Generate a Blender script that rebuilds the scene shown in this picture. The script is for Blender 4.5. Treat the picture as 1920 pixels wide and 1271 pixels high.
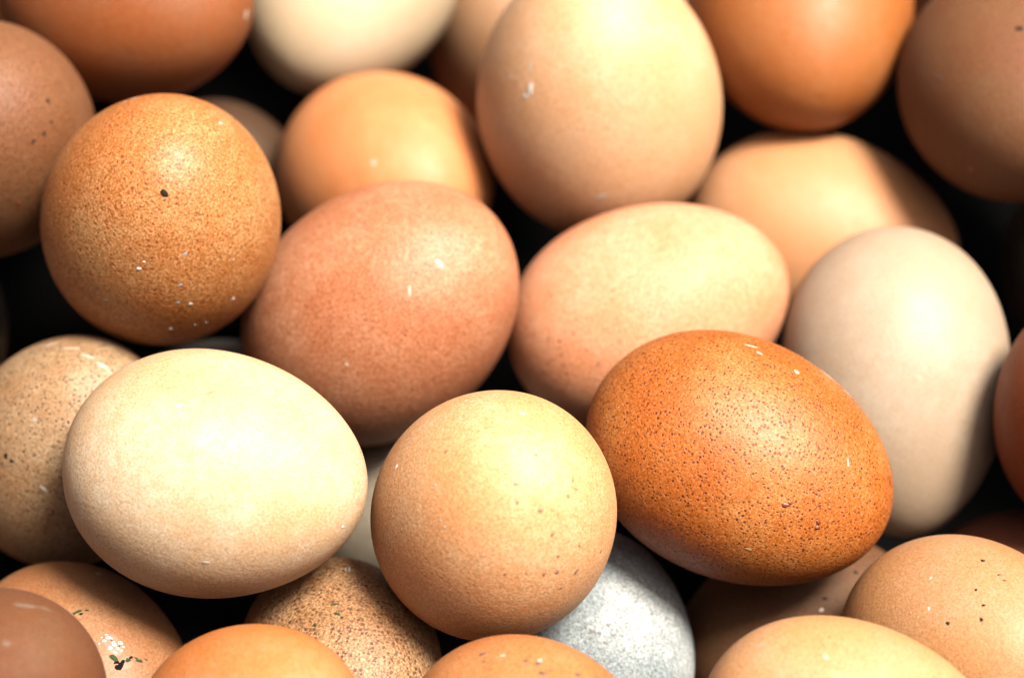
import bpy, bmesh, math, random
from mathutils import Vector, Matrix, noise

for o in list(bpy.data.objects):
    bpy.data.objects.remove(o, do_unlink=True)
scene = bpy.context.scene
R = math.radians

# ------------------------------------------------------------------ camera
cam = bpy.data.cameras.new("camera")
cam.lens = 113.0
cam.sensor_width = 36.0
cam.clip_start = 0.02
cam.clip_end = 50.0
cam.dof.use_dof = True
cam.dof.focus_distance = 0.567
cam.dof.aperture_fstop = 9.0
camera = bpy.data.objects.new("camera", cam)
scene.collection.objects.link(camera)
PITCH = R(58)
camera.location = (0, -math.cos(PITCH) * 0.60, math.sin(PITCH) * 0.60)
camera.rotation_euler = (R(90) - PITCH, 0, 0)
scene.camera = camera

# ------------------------------------------------------------------ sky and sun
SUN_DIR = Vector((0.35, 0.03, 0.93)).normalized()
SUN_EL = math.asin(SUN_DIR.z)
SUN_AZ = math.atan2(SUN_DIR.x, SUN_DIR.y)          # clockwise from +Y
world = bpy.data.worlds.new("World")
scene.world = world
world.use_nodes = True
wn = world.node_tree
sky = wn.nodes.new("ShaderNodeTexSky")
sky.sky_type = 'NISHITA'
sky.sun_disc = False
sky.sun_elevation = SUN_EL
sky.sun_rotation = SUN_AZ
sky.air_density = 0.4
sky.dust_density = 8.0
sky.ozone_density = 0.0
wn.links.new(sky.outputs[0], wn.nodes["Background"].inputs[0])
wn.nodes["Background"].inputs[1].default_value = 0.05

sun = bpy.data.lights.new("sun", 'SUN')
sun.energy = 3.5
sun.angle = R(17)
sun.color = (1.0, 0.925, 0.82)
sun_o = bpy.data.objects.new("sun", sun)
scene.collection.objects.link(sun_o)
sun_o.rotation_euler = SUN_DIR.to_track_quat('Z', 'Y').to_euler()

scene.cycles.use_denoising = True
scene.cycles.denoising_input_passes = 'RGB_ALBEDO_NORMAL'
scene.render.filter_size = 1.15
scene.view_settings.view_transform = 'Standard'
scene.view_settings.look = 'None'
scene.view_settings.gamma = 1.0
scene.view_settings.exposure = 2.44
try:
    scene.view_settings.use_curve_mapping = False
except Exception:
    pass

# ------------------------------------------------------------------ tables
# one row per egg: key, half length, radius, pointedness, centre, direction of the pointed end
EGGS = [
    ('A', 0.02911, 0.0224, 0.1, (-0.06569, 0.02081, 0.01), (0.1698, -0.1827, 0.9684)),
    ('C', 0.02868, 0.02206, 0.1, (-0.05268, -0.03479, 0.01), (0.8868, -0.321, 0.3324)),
    ('D', 0.02835, 0.0218, 0.1, (-0.00284, -0.04127, 0.008), (0.1648, -0.2149, 0.9626)),
    ('E', 0.02905, 0.02203, 0.06, (0.04172, -0.02545, -0.00111), (0.9102, -0.3871, -0.1476)),
    ('T', 0.0249, 0.01915, 0.1, (-0.08865, -0.079, 0.01), (0.4516, -0.1229, 0.8837)),
    ('U', 0.02403, 0.01848, 0.1, (-0.04425, -0.08406, 0.008), (0.5649, -0.1705, 0.8074)),
    ('W', 0.02431, 0.0187, 0.1, (0.003, -0.08705, 0.008), (0.6912, -0.4619, 0.5558)),
    ('AA', 0.02576, 0.01869, 0.1, (0.05733, -0.0846, 0.01), (0.9773, -0.2116, 0.0133)),
    ('O', 0.02918, 0.02245, 0.1, (0.09974, 0.06237, -0.006), (0.0458, -0.8207, 0.5695)),
    ('Q', 0.02723, 0.02095, 0.1, (0.11112, -0.01059, -0.008), (-0.1368, 0.1662, 0.9765)),
    ('B', 0.03084, 0.02372, 0.06, (-0.02517, 0.01598, -0.01555), (0.6533, 0.1051, 0.7498)),
    ('F', 0.02831, 0.02144, 0.08, (0.02675, 0.01847, -0.02062), (0.9387, 0.2675, 0.2174)),
    ('H', 0.03168, 0.02437, 0.12, (0.01724, 0.0634, -0.00918), (-0.0809, 0.1262, 0.9887)),
    ('G', 0.03002, 0.02184, 0.13, (0.07474, 0.00556, -0.02463), (0.0677, -0.8573, -0.5104)),
    ('R', 0.02643, 0.02033, 0.1, (-0.08439, -0.01088, -0.02182), (0.3515, 0.0683, 0.9337)),
    ('K', 0.02902, 0.02232, 0.1, (-0.10321, 0.04708, -0.00098), (0.2741, -0.2581, 0.9264)),
    ('S', 0.02522, 0.0194, 0.1, (-0.07937, -0.05773, -0.02495), (0.6702, -0.66, 0.3394)),
    ('Z', 0.02527, 0.01944, 0.1, (0.08158, -0.06019, -0.00735), (0.6211, -0.5098, 0.5952)),
    ('I', 0.02768, 0.02129, 0.1, (-0.02535, 0.06063, -0.03459), (0.438, -0.6282, 0.6431)),
    ('P', 0.02824, 0.02124, 0.1, (0.06403, 0.04903, -0.03973), (0.9665, -0.2508, -0.055)),
    ('J', 0.02902, 0.02232, 0.1, (-0.07727, 0.08372, -0.00285), (0.7612, -0.4939, 0.4203)),
    ('N', 0.03016, 0.0232, 0.1, (0.05931, 0.0888, -0.01461), (0.0351, -0.957, 0.288)),
    ('L', 0.02842, 0.02187, 0.1, (-0.03473, 0.10982, -0.03317), (-0.3982, -0.9032, 0.1599)),
    ('M', 0.02909, 0.02238, 0.1, (0.00381, 0.11823, -0.06444), (-0.2664, -0.1545, 0.9514)),
    ('V', 0.02353, 0.0181, 0.1, (-0.03065, -0.05808, -0.02024), (0.3451, -0.8114, 0.4718)),
    ('X', 0.02341, 0.01801, 0.1, (0.01581, -0.04667, -0.03264), (0.4196, -0.9004, 0.1147)),
    ('BB', 0.02366, 0.01795, 0.1, (0.05406, -0.03982, -0.04223), (0.8667, 0.406, 0.2899)),
    ('Y', 0.02522, 0.0194, 0.1, (-0.02048, -0.00343, -0.06051), (0.3161, 0.0542, 0.9472)),
    ('CC', 0.02262, 0.0174, 0.1, (0.09789, -0.03014, -0.04745), (0.6281, -0.1095, 0.7704)),
    ('EE', 0.02683, 0.02064, 0.1, (-0.06513, 0.07369, -0.06134), (0.3402, -0.0986, 0.9352)),
    ('FF', 0.0249, 0.01916, 0.1, (-0.06095, 0.01336, -0.05763), (0.7899, -0.0449, 0.6116)),
    ('GG', 0.0243, 0.01869, 0.1, (-0.1217, 0.03141, -0.04504), (0.2476, 0.0474, 0.9677)),
    ('HH', 0.02415, 0.01858, 0.1, (0.1202, 0.04636, -0.04006), (0.2443, 0.1409, 0.9594)),
    ('II', 0.02405, 0.01718, 0.1, (0.08932, 0.12211, -0.02999), (0.482, 0.6378, 0.6008)),
]
BURIED = [
    (0.02657, 0.0206, (-0.00329, 0.14713, -0.00311), (0.8793, -0.4736, -0.0511)),
    (0.0261, 0.02023, (-0.15392, -0.0, 0.00361), (0.9142, 0.0512, -0.4019)),
    (0.0272, 0.02109, (0.16658, 0.14955, -0.00182), (0.8088, -0.0307, -0.5873)),
    (0.02742, 0.02125, (0.13326, -0.04242, -0.05908), (-0.0052, -0.6852, 0.7283)),
    (0.02669, 0.02069, (0.03591, -0.05062, -0.08167), (-0.7196, 0.6942, 0.0151)),
    (0.02698, 0.02092, (0.04636, -0.12177, -0.01305), (0.3251, -0.9431, -0.0707)),
    (0.02751, 0.02133, (-0.02105, -0.13923, 0.00426), (0.828, 0.4678, 0.3091)),
    (0.02738, 0.02123, (-0.11064, 0.15556, 0.00725), (0.3931, 0.7466, 0.5367)),
    (0.02526, 0.01958, (-0.12144, 0.15156, -0.0384), (-0.796, 0.497, -0.3456)),
    (0.02573, 0.01995, (0.1132, 0.11577, 0.0025), (-0.9222, 0.08, 0.3784)),
    (0.02641, 0.02047, (-0.0524, -0.14687, -0.03155), (-0.1502, 0.9468, -0.2845)),
    (0.0267, 0.0207, (0.00279, -0.13411, -0.03255), (0.7811, 0.6129, 0.1191)),
    (0.02619, 0.02031, (-0.14186, 0.16597, -0.07582), (-0.7857, 0.6182, -0.0214)),
    (0.02564, 0.01988, (-0.13554, -0.04536, 0.00555), (0.8836, 0.1613, -0.4396)),
    (0.02527, 0.01959, (-0.01376, 0.0211, -0.09474), (-0.782, 0.4456, 0.4358)),
    (0.02766, 0.02144, (0.12861, 0.13919, -0.04513), (0.7019, 0.6897, -0.1779)),
    (0.02773, 0.0215, (-0.02942, -0.08179, -0.055), (-0.3062, -0.8647, 0.3982)),
    (0.02556, 0.01981, (0.05752, 0.16869, 0.00091), (-0.0322, -0.7804, 0.6244)),
    (0.02606, 0.0202, (0.16866, -0.00297, 0.00685), (0.4768, 0.8687, -0.1344)),
    (0.02639, 0.02046, (-0.07726, -0.04651, -0.08185), (-0.9482, -0.3144, -0.0443)),
    (0.0256, 0.01984, (0.113, -0.03133, -0.10068), (-0.6192, 0.7851, -0.0098)),
    (0.02765, 0.02143, (-0.14749, -0.0066, -0.03791), (-0.9654, -0.2548, 0.0563)),
    (0.02598, 0.02014, (-0.08558, -0.1409, 0.00057), (-0.5192, 0.8396, -0.1596)),
    (0.02599, 0.02015, (-0.02922, 0.16928, -0.03378), (0.7179, 0.6912, 0.0828)),
    (0.02579, 0.02, (-8e-05, -0.12898, -0.07484), (0.1497, 0.9826, -0.1096)),
    (0.02707, 0.02099, (0.07871, 0.14055, -0.06545), (-0.7985, -0.5279, -0.2893)),
    (0.02687, 0.02083, (0.12005, -0.07503, -0.08148), (-0.53, 0.0024, 0.848)),
    (0.02625, 0.02035, (0.11239, -0.10797, 0.00634), (-0.7847, 0.3267, -0.5268)),
    (0.02661, 0.02063, (-0.0913, 0.11476, -0.04421), (0.235, 0.8252, -0.5136)),
    (0.02601, 0.02016, (0.02152, 0.15924, -0.03841), (0.9284, -0.0679, -0.3654)),
    (0.0253, 0.01962, (0.12154, 0.10452, -0.07231), (-0.6798, 0.7255, -0.1073)),
    (0.02733, 0.02119, (-0.12546, -0.11308, 0.00518), (0.5402, 0.8309, 0.1334)),
    (0.02527, 0.01959, (-0.16206, 0.01116, -0.07771), (-0.4402, 0.7842, -0.4374)),
    (0.02555, 0.01981, (-0.15992, -0.10231, -0.02112), (-0.6023, -0.6535, -0.4584)),
    (0.02658, 0.0206, (-0.16315, -0.09461, -0.06485), (0.051, 0.9505, -0.3065)),
    (0.02624, 0.02034, (-0.11504, -0.06449, -0.04901), (0.6343, 0.2391, -0.7352)),
    (0.02517, 0.01951, (-0.0596, -0.09069, -0.08836), (-0.8962, -0.3661, -0.2504)),
    (0.02686, 0.02082, (0.15432, -0.12196, -0.01001), (0.7777, -0.3346, 0.5322)),
    (0.02556, 0.01981, (-0.11501, -0.14423, -0.03348), (0.2814, -0.5108, -0.8123)),
    (0.02532, 0.01963, (0.12453, -0.14825, -0.03779), (-0.773, -0.5846, -0.2465)),
    (0.02685, 0.02082, (0.1555, 0.00653, -0.03923), (-0.4927, -0.0853, -0.866)),
    (0.02518, 0.01952, (-0.13892, -0.07954, -0.09765), (0.3366, 0.9367, -0.0968)),
    (0.02721, 0.02109, (0.07452, -0.13125, -0.04538), (-0.9872, 0.1551, 0.0375)),
    (0.02615, 0.02027, (-0.07184, 0.14897, -0.00885), (0.3283, 0.9344, 0.1382)),
    (0.02759, 0.02139, (0.16135, 0.04604, -0.00098), (0.8501, 0.329, -0.4111)),
    (0.02609, 0.02023, (-0.02258, -0.05064, -0.09072), (-0.8974, 0.4409, 0.0186)),
    (0.02588, 0.02006, (-0.13624, -0.0302, -0.07303), (0.6617, 0.7493, -0.0266)),
    (0.02541, 0.0197, (0.15754, -0.01427, -0.09004), (0.8942, -0.4454, -0.0452)),
    (0.02547, 0.01974, (0.03675, -0.10787, -0.08686), (0.9293, -0.3458, 0.1301)),
    (0.02691, 0.02086, (0.03136, 0.15263, -0.08084), (-0.8087, 0.5764, -0.1171)),
    (0.02647, 0.02052, (-0.11589, 0.0877, -0.06611), (0.2243, -0.5608, 0.797)),
    (0.02632, 0.0204, (-0.10104, -0.13775, -0.0738), (-0.8708, -0.4853, -0.0792)),
    (0.02525, 0.01957, (0.12048, -0.09448, -0.03374), (0.2332, 0.9623, 0.1399)),
    (0.02548, 0.01975, (0.09779, -0.11986, -0.08094), (0.0242, 0.9683, 0.2486)),
    (0.02529, 0.01961, (-0.0271, 0.08154, -0.07851), (0.624, -0.7694, -0.1364)),
    (0.02552, 0.01978, (0.13816, -0.06281, 0.00304), (-0.927, 0.1582, 0.34)),
    (0.02664, 0.02065, (0.13879, 0.05361, -0.07859), (-0.3555, -0.9182, 0.1747)),
    (0.02636, 0.02044, (-0.07351, 0.16002, -0.0655), (0.3973, 0.7341, -0.5507)),
    (0.02528, 0.0196, (-0.14414, 0.09393, -0.00048), (0.0888, -0.9812, 0.1714)),
    (0.02568, 0.0199, (-0.15679, 0.09178, -0.04211), (-0.3686, 0.6402, 0.674)),
    (0.02644, 0.02049, (-0.14637, 0.07159, -0.09984), (-0.3847, -0.8765, -0.2894)),
    (0.0262, 0.02031, (0.13951, -0.11994, -0.09357), (0.826, -0.4507, 0.3386)),
    (0.02643, 0.02049, (0.05115, 0.03163, -0.09109), (0.4888, -0.6497, 0.5822)),
    (0.02684, 0.0208, (0.07694, -0.06984, -0.0546), (-0.4452, 0.6339, -0.6324)),
    (0.02596, 0.02013, (0.16303, 0.1384, -0.07326), (-0.1246, 0.8035, 0.5821)),
    (0.02516, 0.0195, (-0.07321, -0.1023, -0.02453), (0.9764, -0.2086, -0.0555)),
    (0.02638, 0.02045, (-0.15682, -0.1378, -0.07972), (0.5795, 0.6583, -0.4805)),
    (0.026, 0.02016, (0.15474, 0.06554, -0.04084), (0.2852, -0.9309, 0.2282)),
    (0.02642, 0.02048, (0.15777, 0.0979, 0.00075), (-0.0822, 0.3124, -0.9464)),
    (0.02676, 0.02074, (-0.04308, -0.13284, -0.09212), (-0.8365, 0.5466, -0.0394)),
    (0.02761, 0.02141, (0.16799, -0.10105, -0.04824), (-0.9223, 0.1385, 0.3608)),
    (0.02561, 0.01985, (0.07062, -0.02115, -0.09482), (-0.1866, -0.9784, 0.0889)),
    (0.02724, 0.02112, (-0.03886, 0.16988, -0.0934), (-0.7993, -0.5775, -0.1664)),
    (0.02522, 0.01955, (-0.1001, 0.02967, -0.09075), (0.6122, 0.7904, -0.0225)),
    (0.02625, 0.02035, (-0.16943, 0.14748, -0.00311), (-0.5053, 0.7822, -0.3645)),
    (0.02773, 0.0215, (0.12199, 0.15149, -0.0899), (0.4712, -0.7906, 0.3911)),
    (0.02625, 0.02035, (0.07988, -0.0801, -0.09697), (0.6485, 0.708, -0.2797)),
    (0.02692, 0.02087, (0.05009, -0.1482, -0.1008), (-0.3509, 0.9024, -0.2503)),
    (0.02527, 0.01959, (-0.16062, 0.1316, -0.05697), (0.1436, -0.9327, -0.3308)),
    (0.02517, 0.01951, (0.16978, -0.08154, -0.087), (-0.6627, -0.6093, 0.4354)),
    (0.0263, 0.02039, (0.02449, -0.08705, -0.04523), (-0.9359, 0.264, 0.2332)),
    (0.02636, 0.02044, (-0.16458, 0.03625, -0.01148), (0.9937, 0.1108, 0.0153)),
    (0.02769, 0.02147, (-0.1645, -0.05056, -0.02647), (0.7757, -0.6186, 0.1252)),
    (0.02746, 0.02128, (0.16339, -0.14928, -0.06296), (0.8576, 0.5129, 0.039)),
    (0.02766, 0.02144, (-0.16507, 0.13249, -0.0991), (0.41, -0.9089, 0.0757)),
    (0.02623, 0.02033, (0.16928, 0.08649, -0.09729), (-0.8659, -0.3056, -0.396)),
    (0.02668, 0.02068, (-0.16892, -0.14987, 0.00714), (-0.1986, -0.7618, -0.6166)),
    (0.02538, 0.01967, (0.10398, 0.16703, 0.00568), (-0.9065, 0.3647, 0.2128)),
    (0.02566, 0.0199, (-0.09277, 0.16948, -0.10043), (-0.2747, -0.861, 0.4281)),
    (0.02615, 0.02027, (0.098, -0.14801, -0.00192), (0.8801, 0.474, 0.0268)),
]
MARKS = [
    ('A', [0.02714, 0.00724, -0.00112], [-0.225, 0.807, 0.546], 0.00096, 0.000576, 'dark', 1),
    ('A', [0.01559, 0.01731, -0.00453], [0.17, 0.0, 0.985], 0.000486, 0.000388, 'white', 1),
    ('A', [0.01723, 0.01657, -0.00371], [0.358, -0.932, -0.062], 0.000194, 0.000291, 'white', 0),
    ('A', [0.0129, 0.01892, 0.00324], [0.282, -0.319, 0.905], 0.000487, 0.00039, 'grey', 1),
    ('A', [0.00377, 0.01718, 0.01361], [0.17, 0.0, 0.985], 0.000297, 0.000595, 'white', 1),
    ('A', [0.0076, 0.02031, 0.00554], [0.282, -0.319, 0.905], 0.000491, 0.000295, 'white', 1),
    ('A', [0.00839, 0.02057, 0.00325], [0.17, 0.0, 0.985], 0.00049, 0.000392, 'grey', 1),
    ('A', [0.0046, 0.01944, -0.0098], [0.17, 0.0, 0.985], 0.000296, 0.000395, 'grey', 0),
    ('A', [-0.00128, 0.02083, -0.00844], [0.17, 0.0, 0.985], 0.000398, 0.000398, 'grey', 0),
    ('A', [-0.00056, 0.02228, 0.0026], [0.17, 0.0, 0.985], 0.000397, 0.000397, 'white', 0),
    ('A', [0.02292, -0.00926, 0.00871], [0.358, -0.932, -0.062], 0.000294, 0.000489, 'white', 1),
    ('A', [-0.00076, 0.02049, 0.00917], [0.17, 0.0, 0.985], 0.000199, 0.000398, 'white', 0),
    ('A', [-0.00045, 0.02128, 0.00709], [0.17, 0.0, 0.985], 0.000199, 0.000398, 'white', 0),
    ('A', [0.01408, 0.01369, 0.01267], [0.17, 0.0, 0.985], 0.000293, 0.000293, 'grey', 0),
    ('A', [-0.00439, 0.01524, -0.01652], [0.326, -0.466, 0.823], 0.000501, 0.000802, 'grey', 1),
    ('A', [0.0161, -0.01628, -0.00676], [0.257, -0.241, 0.936], 0.000794, 0.000298, 'grey', 1),
    ('A', [0.01626, -0.0153, -0.00859], [0.282, -0.319, 0.905], 0.000496, 0.000298, 'grey', 1),
    ('A', [0.01912, 0.01538, 0.0035], [0.395, -0.807, 0.439], 0.000484, 0.000387, 'grey', 1),
    ('H', [0.0174, 0.01444, -0.01238], [0.519, -0.684, 0.513], 0.001341, 0.000619, 'white', 1),
    ('H', [0.01576, 0.01465, -0.01343], [0.431, -0.593, 0.68], 0.00062, 0.000413, 'white', 1),
    ('H', [0.02069, 0.01194, -0.01212], [0.565, -0.727, 0.389], 0.001442, 0.000206, 'pale', 1),
    ('H', [0.0169, 0.01024, -0.01634], [-0.081, 0.0, 0.997], 0.000415, 0.000415, 'pale', 0),
    ('H', [-0.0032, 0.02453, 2e-05], [0.296, -0.444, 0.846], 0.001462, 0.000522, 'pale', 1),
    ('H', [0.00435, 0.01359, -0.01946], [-0.081, 0.0, 0.997], 0.000524, 0.000419, 'tan', 1),
    ('B', [0.02628, -0.00756, 0.00901], [0.16, -0.678, -0.717], 0.001288, 0.000495, 'grey', 1),
    ('B', [0.00333, -0.0183, 0.01463], [0.653, -0.159, -0.74], 0.0003, 0.000399, 'pale', 0),
    ('B', [0.02074, -0.0114, 0.01239], [0.653, -0.159, -0.74], 0.000297, 0.000989, 'pale', 1),
    ('E', [-0.00472, 0.01141, 0.01875], [0.931, -0.275, -0.24], 0.000768, 0.000384, 'grey', 1),
    ('E', [-0.00664, 0.01265, 0.01768], [0.997, 0.025, -0.078], 0.001348, 0.000289, 'pale', 1),
    ('E', [0.00277, 0.01079, 0.01894], [0.91, 0.391, 0.136], 0.000576, 0.00048, 'pale', 1),
    ('E', [0.0082, 0.01646, 0.01267], [0.911, -0.318, -0.262], 0.001947, 0.000243, 'grey', 1),
    ('E', [0.01264, 0.01547, 0.01157], [0.958, -0.202, -0.201], 0.001072, 0.000244, 'grey', 1),
    ('E', [0.01757, -0.00082, 0.01688], [-0.242, 0.837, 0.491], 0.000763, 0.000286, 'grey', 1),
    ('E', [0.01049, -0.013, 0.01532], [0.774, 0.58, 0.254], 0.000851, 0.000473, 'brown', 1),
    ('E', [0.01102, -0.0124, 0.01558], [0.91, 0.391, 0.136], 0.000473, 0.000378, 'brown', 1),
    ('E', [0.01701, -0.0119, 0.01246], [0.91, 0.391, 0.136], 0.000475, 0.000475, 'brown', 1),
    ('E', [0.01724, -0.01253, 0.01164], [0.91, 0.391, 0.136], 0.000476, 0.000476, 'brown', 1),
    ('E', [0.01668, -0.01553, 0.00788], [-0.242, 0.837, 0.491], 0.000573, 0.000286, 'brown', 1),
    ('E', [0.01678, -0.01415, 0.01005], [0.91, 0.391, 0.136], 0.000381, 0.000286, 'brown', 0),
    ('E', [0.00769, -0.01967, 0.00707], [0.991, -0.051, -0.12], 0.000762, 0.000381, 'tan', 1),
    ('E', [0.0261, 0.004, 0.00823], [0.91, 0.391, 0.136], 0.000388, 0.000776, 'brown', 1),
    ('D', [0.00953, -0.00464, -0.01929], [0.323, -0.541, 0.777], 0.000559, 0.000373, 'white', 1),
    ('D', [0.0205, 0.00176, -0.01386], [0.307, -0.472, 0.827], 0.000365, 0.000274, 'pale', 0),
    ('D', [0.01931, 0.00771, -0.01272], [0.165, 0.0, 0.986], 0.000274, 0.000274, 'pale', 0),
    ('D', [0.01923, 0.0088, -0.01206], [0.165, 0.0, 0.986], 0.000274, 0.000274, 'pale', 0),
    ('D', [0.0238, -0.01081, 0.00076], [0.165, 0.0, 0.986], 0.000459, 0.000367, 'white', 1),
    ('D', [0.01509, -0.01561, -0.00786], [0.165, 0.0, 0.986], 0.000559, 0.000279, 'pale', 1),
    ('D', [0.02179, -0.00394, -0.01225], [0.267, -0.323, 0.908], 0.000457, 0.000366, 'spot', 1),
    ('D', [0.02798, -0.00212, 0.00234], [0.165, 0.0, 0.986], 0.000363, 0.000363, 'spot', 0),
    ('D', [0.02507, 0.00401, 0.00837], [0.352, -0.929, 0.117], 0.000455, 0.000364, 'spot', 1),
    ('D', [0.02434, 0.00248, 0.0099], [0.165, 0.0, 0.986], 0.000365, 0.000274, 'spot', 0),
    ('D', [0.02506, 0.00111, 0.00922], [0.165, 0.0, 0.986], 0.000274, 0.000456, 'spot', 1),
    ('D', [0.02278, 0.01027, 0.00608], [0.165, 0.0, 0.986], 0.000455, 0.000455, 'spot', 1),
    ('D', [0.01893, 0.01299, 0.00778], [0.267, -0.323, 0.908], 0.000458, 0.000366, 'spot', 1),
    ('D', [0.01587, 0.01498, 0.00813], [0.307, -0.472, 0.827], 0.000552, 0.00046, 'spot', 1),
    ('D', [0.01312, 0.01398, 0.01201], [0.337, -0.606, 0.72], 0.000648, 0.000555, 'spot', 1),
    ('D', [0.01656, 0.01566, 0.00568], [0.337, -0.606, 0.72], 0.000459, 0.000367, 'spot', 1),
    ('D', [0.0173, 0.01617, -0.00121], [0.165, 0.0, 0.986], 0.000366, 0.000366, 'spot', 0),
    ('D', [0.02793, 0.00315, -0.00115], [0.165, 0.0, 0.986], 0.000452, 0.000362, 'spot', 1),
    ('D', [0.02692, 0.00613, -0.0007], [0.366, -0.817, 0.446], 0.000362, 0.000362, 'spot', 0),
    ('D', [0.0114, 0.01658, 0.00959], [0.165, 0.0, 0.986], 0.000371, 0.000371, 'spot', 0),
    ('D', [0.01793, 0.01064, 0.0117], [0.165, 0.0, 0.986], 0.000368, 0.000368, 'spot', 0),
    ('D', [0.01091, 0.00941, 0.0169], [0.364, -0.886, 0.286], 0.00056, 0.000373, 'spot', 1),
    ('D', [0.02602, 0.00708, 0.00339], [0.165, 0.0, 0.986], 0.000544, 0.000453, 'spot', 1),
    ('D', [0.01979, 4e-05, 0.01452], [0.165, 0.0, 0.986], 0.000277, 0.000277, 'spot', 0),
    ('D', [-0.00167, 0.01964, 0.00966], [0.244, -0.244, 0.939], 0.000568, 0.000284, 'spot', 1),
    ('C', [0.00869, -0.02002, 0.00383], [0.892, 0.27, -0.363], 0.000837, 0.000465, 'pale', 1),
    ('C', [0.00213, -0.0001, 0.02183], [0.857, 0.474, -0.204], 0.000557, 0.000371, 'white', 1),
    ('C', [0.02735, -0.00549, -0.00242], [0.72, 0.693, 0.027], 0.000373, 0.000373, 'white', 0),
    ('C', [0.00811, -0.01958, -0.00628], [0.887, 0.34, -0.313], 0.000754, 0.000377, 'pale', 1),
    ('C', [0.00629, 0.00417, 0.02063], [0.618, 0.773, 0.143], 0.0013, 0.000186, 'tan', 1),
    ('R', [0.02453, 0.00647, -0.00227], [0.442, -0.14, 0.886], 0.00079, 0.000494, 'white', 1),
    ('R', [0.01948, -0.00874, -0.00924], [0.38, -0.042, 0.924], 0.001812, 0.000252, 'pale', 1),
    ('R', [0.02337, -0.006, -0.00622], [0.163, 0.249, 0.954], 0.001999, 0.00025, 'pale', 1),
    ('R', [0.02553, -0.00347, -0.00322], [0.062, 0.366, 0.928], 0.001791, 0.000249, 'pale', 1),
    ('R', [0.02632, -0.00155, -0.00054], [0.141, 0.276, 0.951], 0.001192, 0.000397, 'pale', 1),
    ('R', [0.0264, -0.00059, 0.00063], [-0.197, 0.618, 0.761], 0.000992, 0.000198, 'pale', 1),
    ('R', [0.01035, 0.01166, -0.01368], [0.351, 0.0, 0.936], 0.000599, 0.000499, 'dark', 1),
    ('R', [0.01059, 0.01263, -0.01264], [0.654, -0.699, 0.288], 0.000499, 0.000399, 'dark', 1),
    ('R', [0.01861, 0.00813, -0.01068], [0.351, 0.0, 0.936], 0.000496, 0.000397, 'grey', 1),
    ('R', [0.01354, 0.00804, -0.01448], [0.351, 0.0, 0.936], 0.000399, 0.000898, 'tan', 1),
    ('R', [0.01011, 0.01704, -0.00599], [-0.086, 0.519, 0.851], 0.000996, 0.000398, 'pale', 1),
    ('S', [0.0122, 0.00435, 0.01556], [0.746, 0.521, -0.415], 0.000655, 0.000405, 'wet', 1),
    ('S', [0.01347, 0.00421, 0.01493], [0.758, 0.149, -0.635], 0.000722, 0.000539, 'wet', 1),
    ('S', [0.01378, 0.00313, 0.01504], [0.39, 0.91, 0.141], 0.000577, 0.000404, 'wet', 1),
    ('S', [0.01381, 0.00525, 0.01442], [0.67, 0.702, -0.242], 0.000434, 0.000472, 'wet', 0),
    ('S', [0.01451, 0.00416, 0.01436], [0.67, 0.702, -0.242], 0.000501, 0.000337, 'wet', 1),
    ('S', [0.01218, 0.00333, 0.01582], [0.67, 0.702, -0.242], 0.000366, 0.000337, 'wet', 0),
    ('S', [0.01147, 0.00442, 0.01588], [0.5, 0.866, 0.012], 0.000289, 0.000203, 'wet', 0),
    ('S', [0.01145, 0.00341, 0.01614], [0.67, 0.702, -0.242], 0.000212, 0.000202, 'wet', 0),
    ('S', [0.01467, 0.00513, 0.01394], [0.67, 0.702, -0.242], 0.000289, 0.00027, 'wet', 0),
    ('S', [0.01506, 0.00432, 0.01397], [0.39, 0.91, 0.141], 0.000385, 0.000289, 'pale', 0),
    ('S', [0.01477, 0.00323, 0.01444], [0.76, 0.453, -0.467], 0.000577, 0.000289, 'pale', 1),
    ('S', [0.01214, 0.00219, 0.01604], [0.006, 0.874, 0.486], 0.000289, 0.000135, 'wet', 0),
    ('S', [0.01371, 0.004, 0.01487], [0.758, 0.149, -0.635], 0.002407, 0.001829, 'stain', 1),
    ('S', [0.0171, 0.00325, 0.01289], [0.269, 0.926, 0.265], 0.001922, 0.001153, 'stain', 1),
    ('S', [0.01669, 0.00477, 0.01271], [0.269, 0.926, 0.265], 0.000481, 0.000289, 'black', 1),
    ('S', [0.01624, 0.00214, 0.01372], [0.594, 0.796, -0.117], 0.00048, 0.000384, 'black', 1),
    ('S', [0.01709, 0.00548, 0.01212], [0.67, 0.702, -0.242], 0.000385, 0.000193, 'green', 0),
    ('S', [0.01778, 0.0068, 0.01082], [0.67, 0.702, -0.242], 0.000386, 0.000193, 'green', 0),
    ('S', [0.0055, 0.00396, 0.01809], [0.39, 0.91, 0.141], 0.000387, 0.000291, 'black', 0),
    ('S', [0.00472, 0.00307, 0.01844], [0.67, 0.702, -0.242], 0.000291, 0.000291, 'green', 0),
    ('S', [0.01546, 0.00232, 0.01419], [0.722, -0.012, -0.692], 0.000961, 0.000577, 'green', 1),
    ('S', [0.0169, 0.00252, 0.01319], [0.14, 0.914, 0.381], 0.001153, 0.000576, 'black', 1),
    ('S', [0.01683, 0.00397, 0.01288], [0.67, 0.702, -0.242], 0.000577, 0.000481, 'green', 1),
    ('S', [0.01692, 0.00167, 0.01331], [0.67, 0.702, -0.242], 0.000672, 0.00048, 'black', 1),
    ('S', [0.01762, 0.0056, 0.01162], [0.635, 0.752, -0.18], 0.000867, 0.000289, 'green', 1),
    ('S', [0.00471, 0.00379, 0.01832], [0.269, 0.926, 0.265], 0.000872, 0.000388, 'green', 1),
    ('S', [0.00542, 0.00528, 0.01777], [0.67, 0.702, -0.242], 0.000388, 0.000291, 'green', 0),
    ('S', [0.01663, 0.00279, 0.01333], [0.67, 0.702, -0.242], 0.000384, 0.000384, 'tan', 0),
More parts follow.
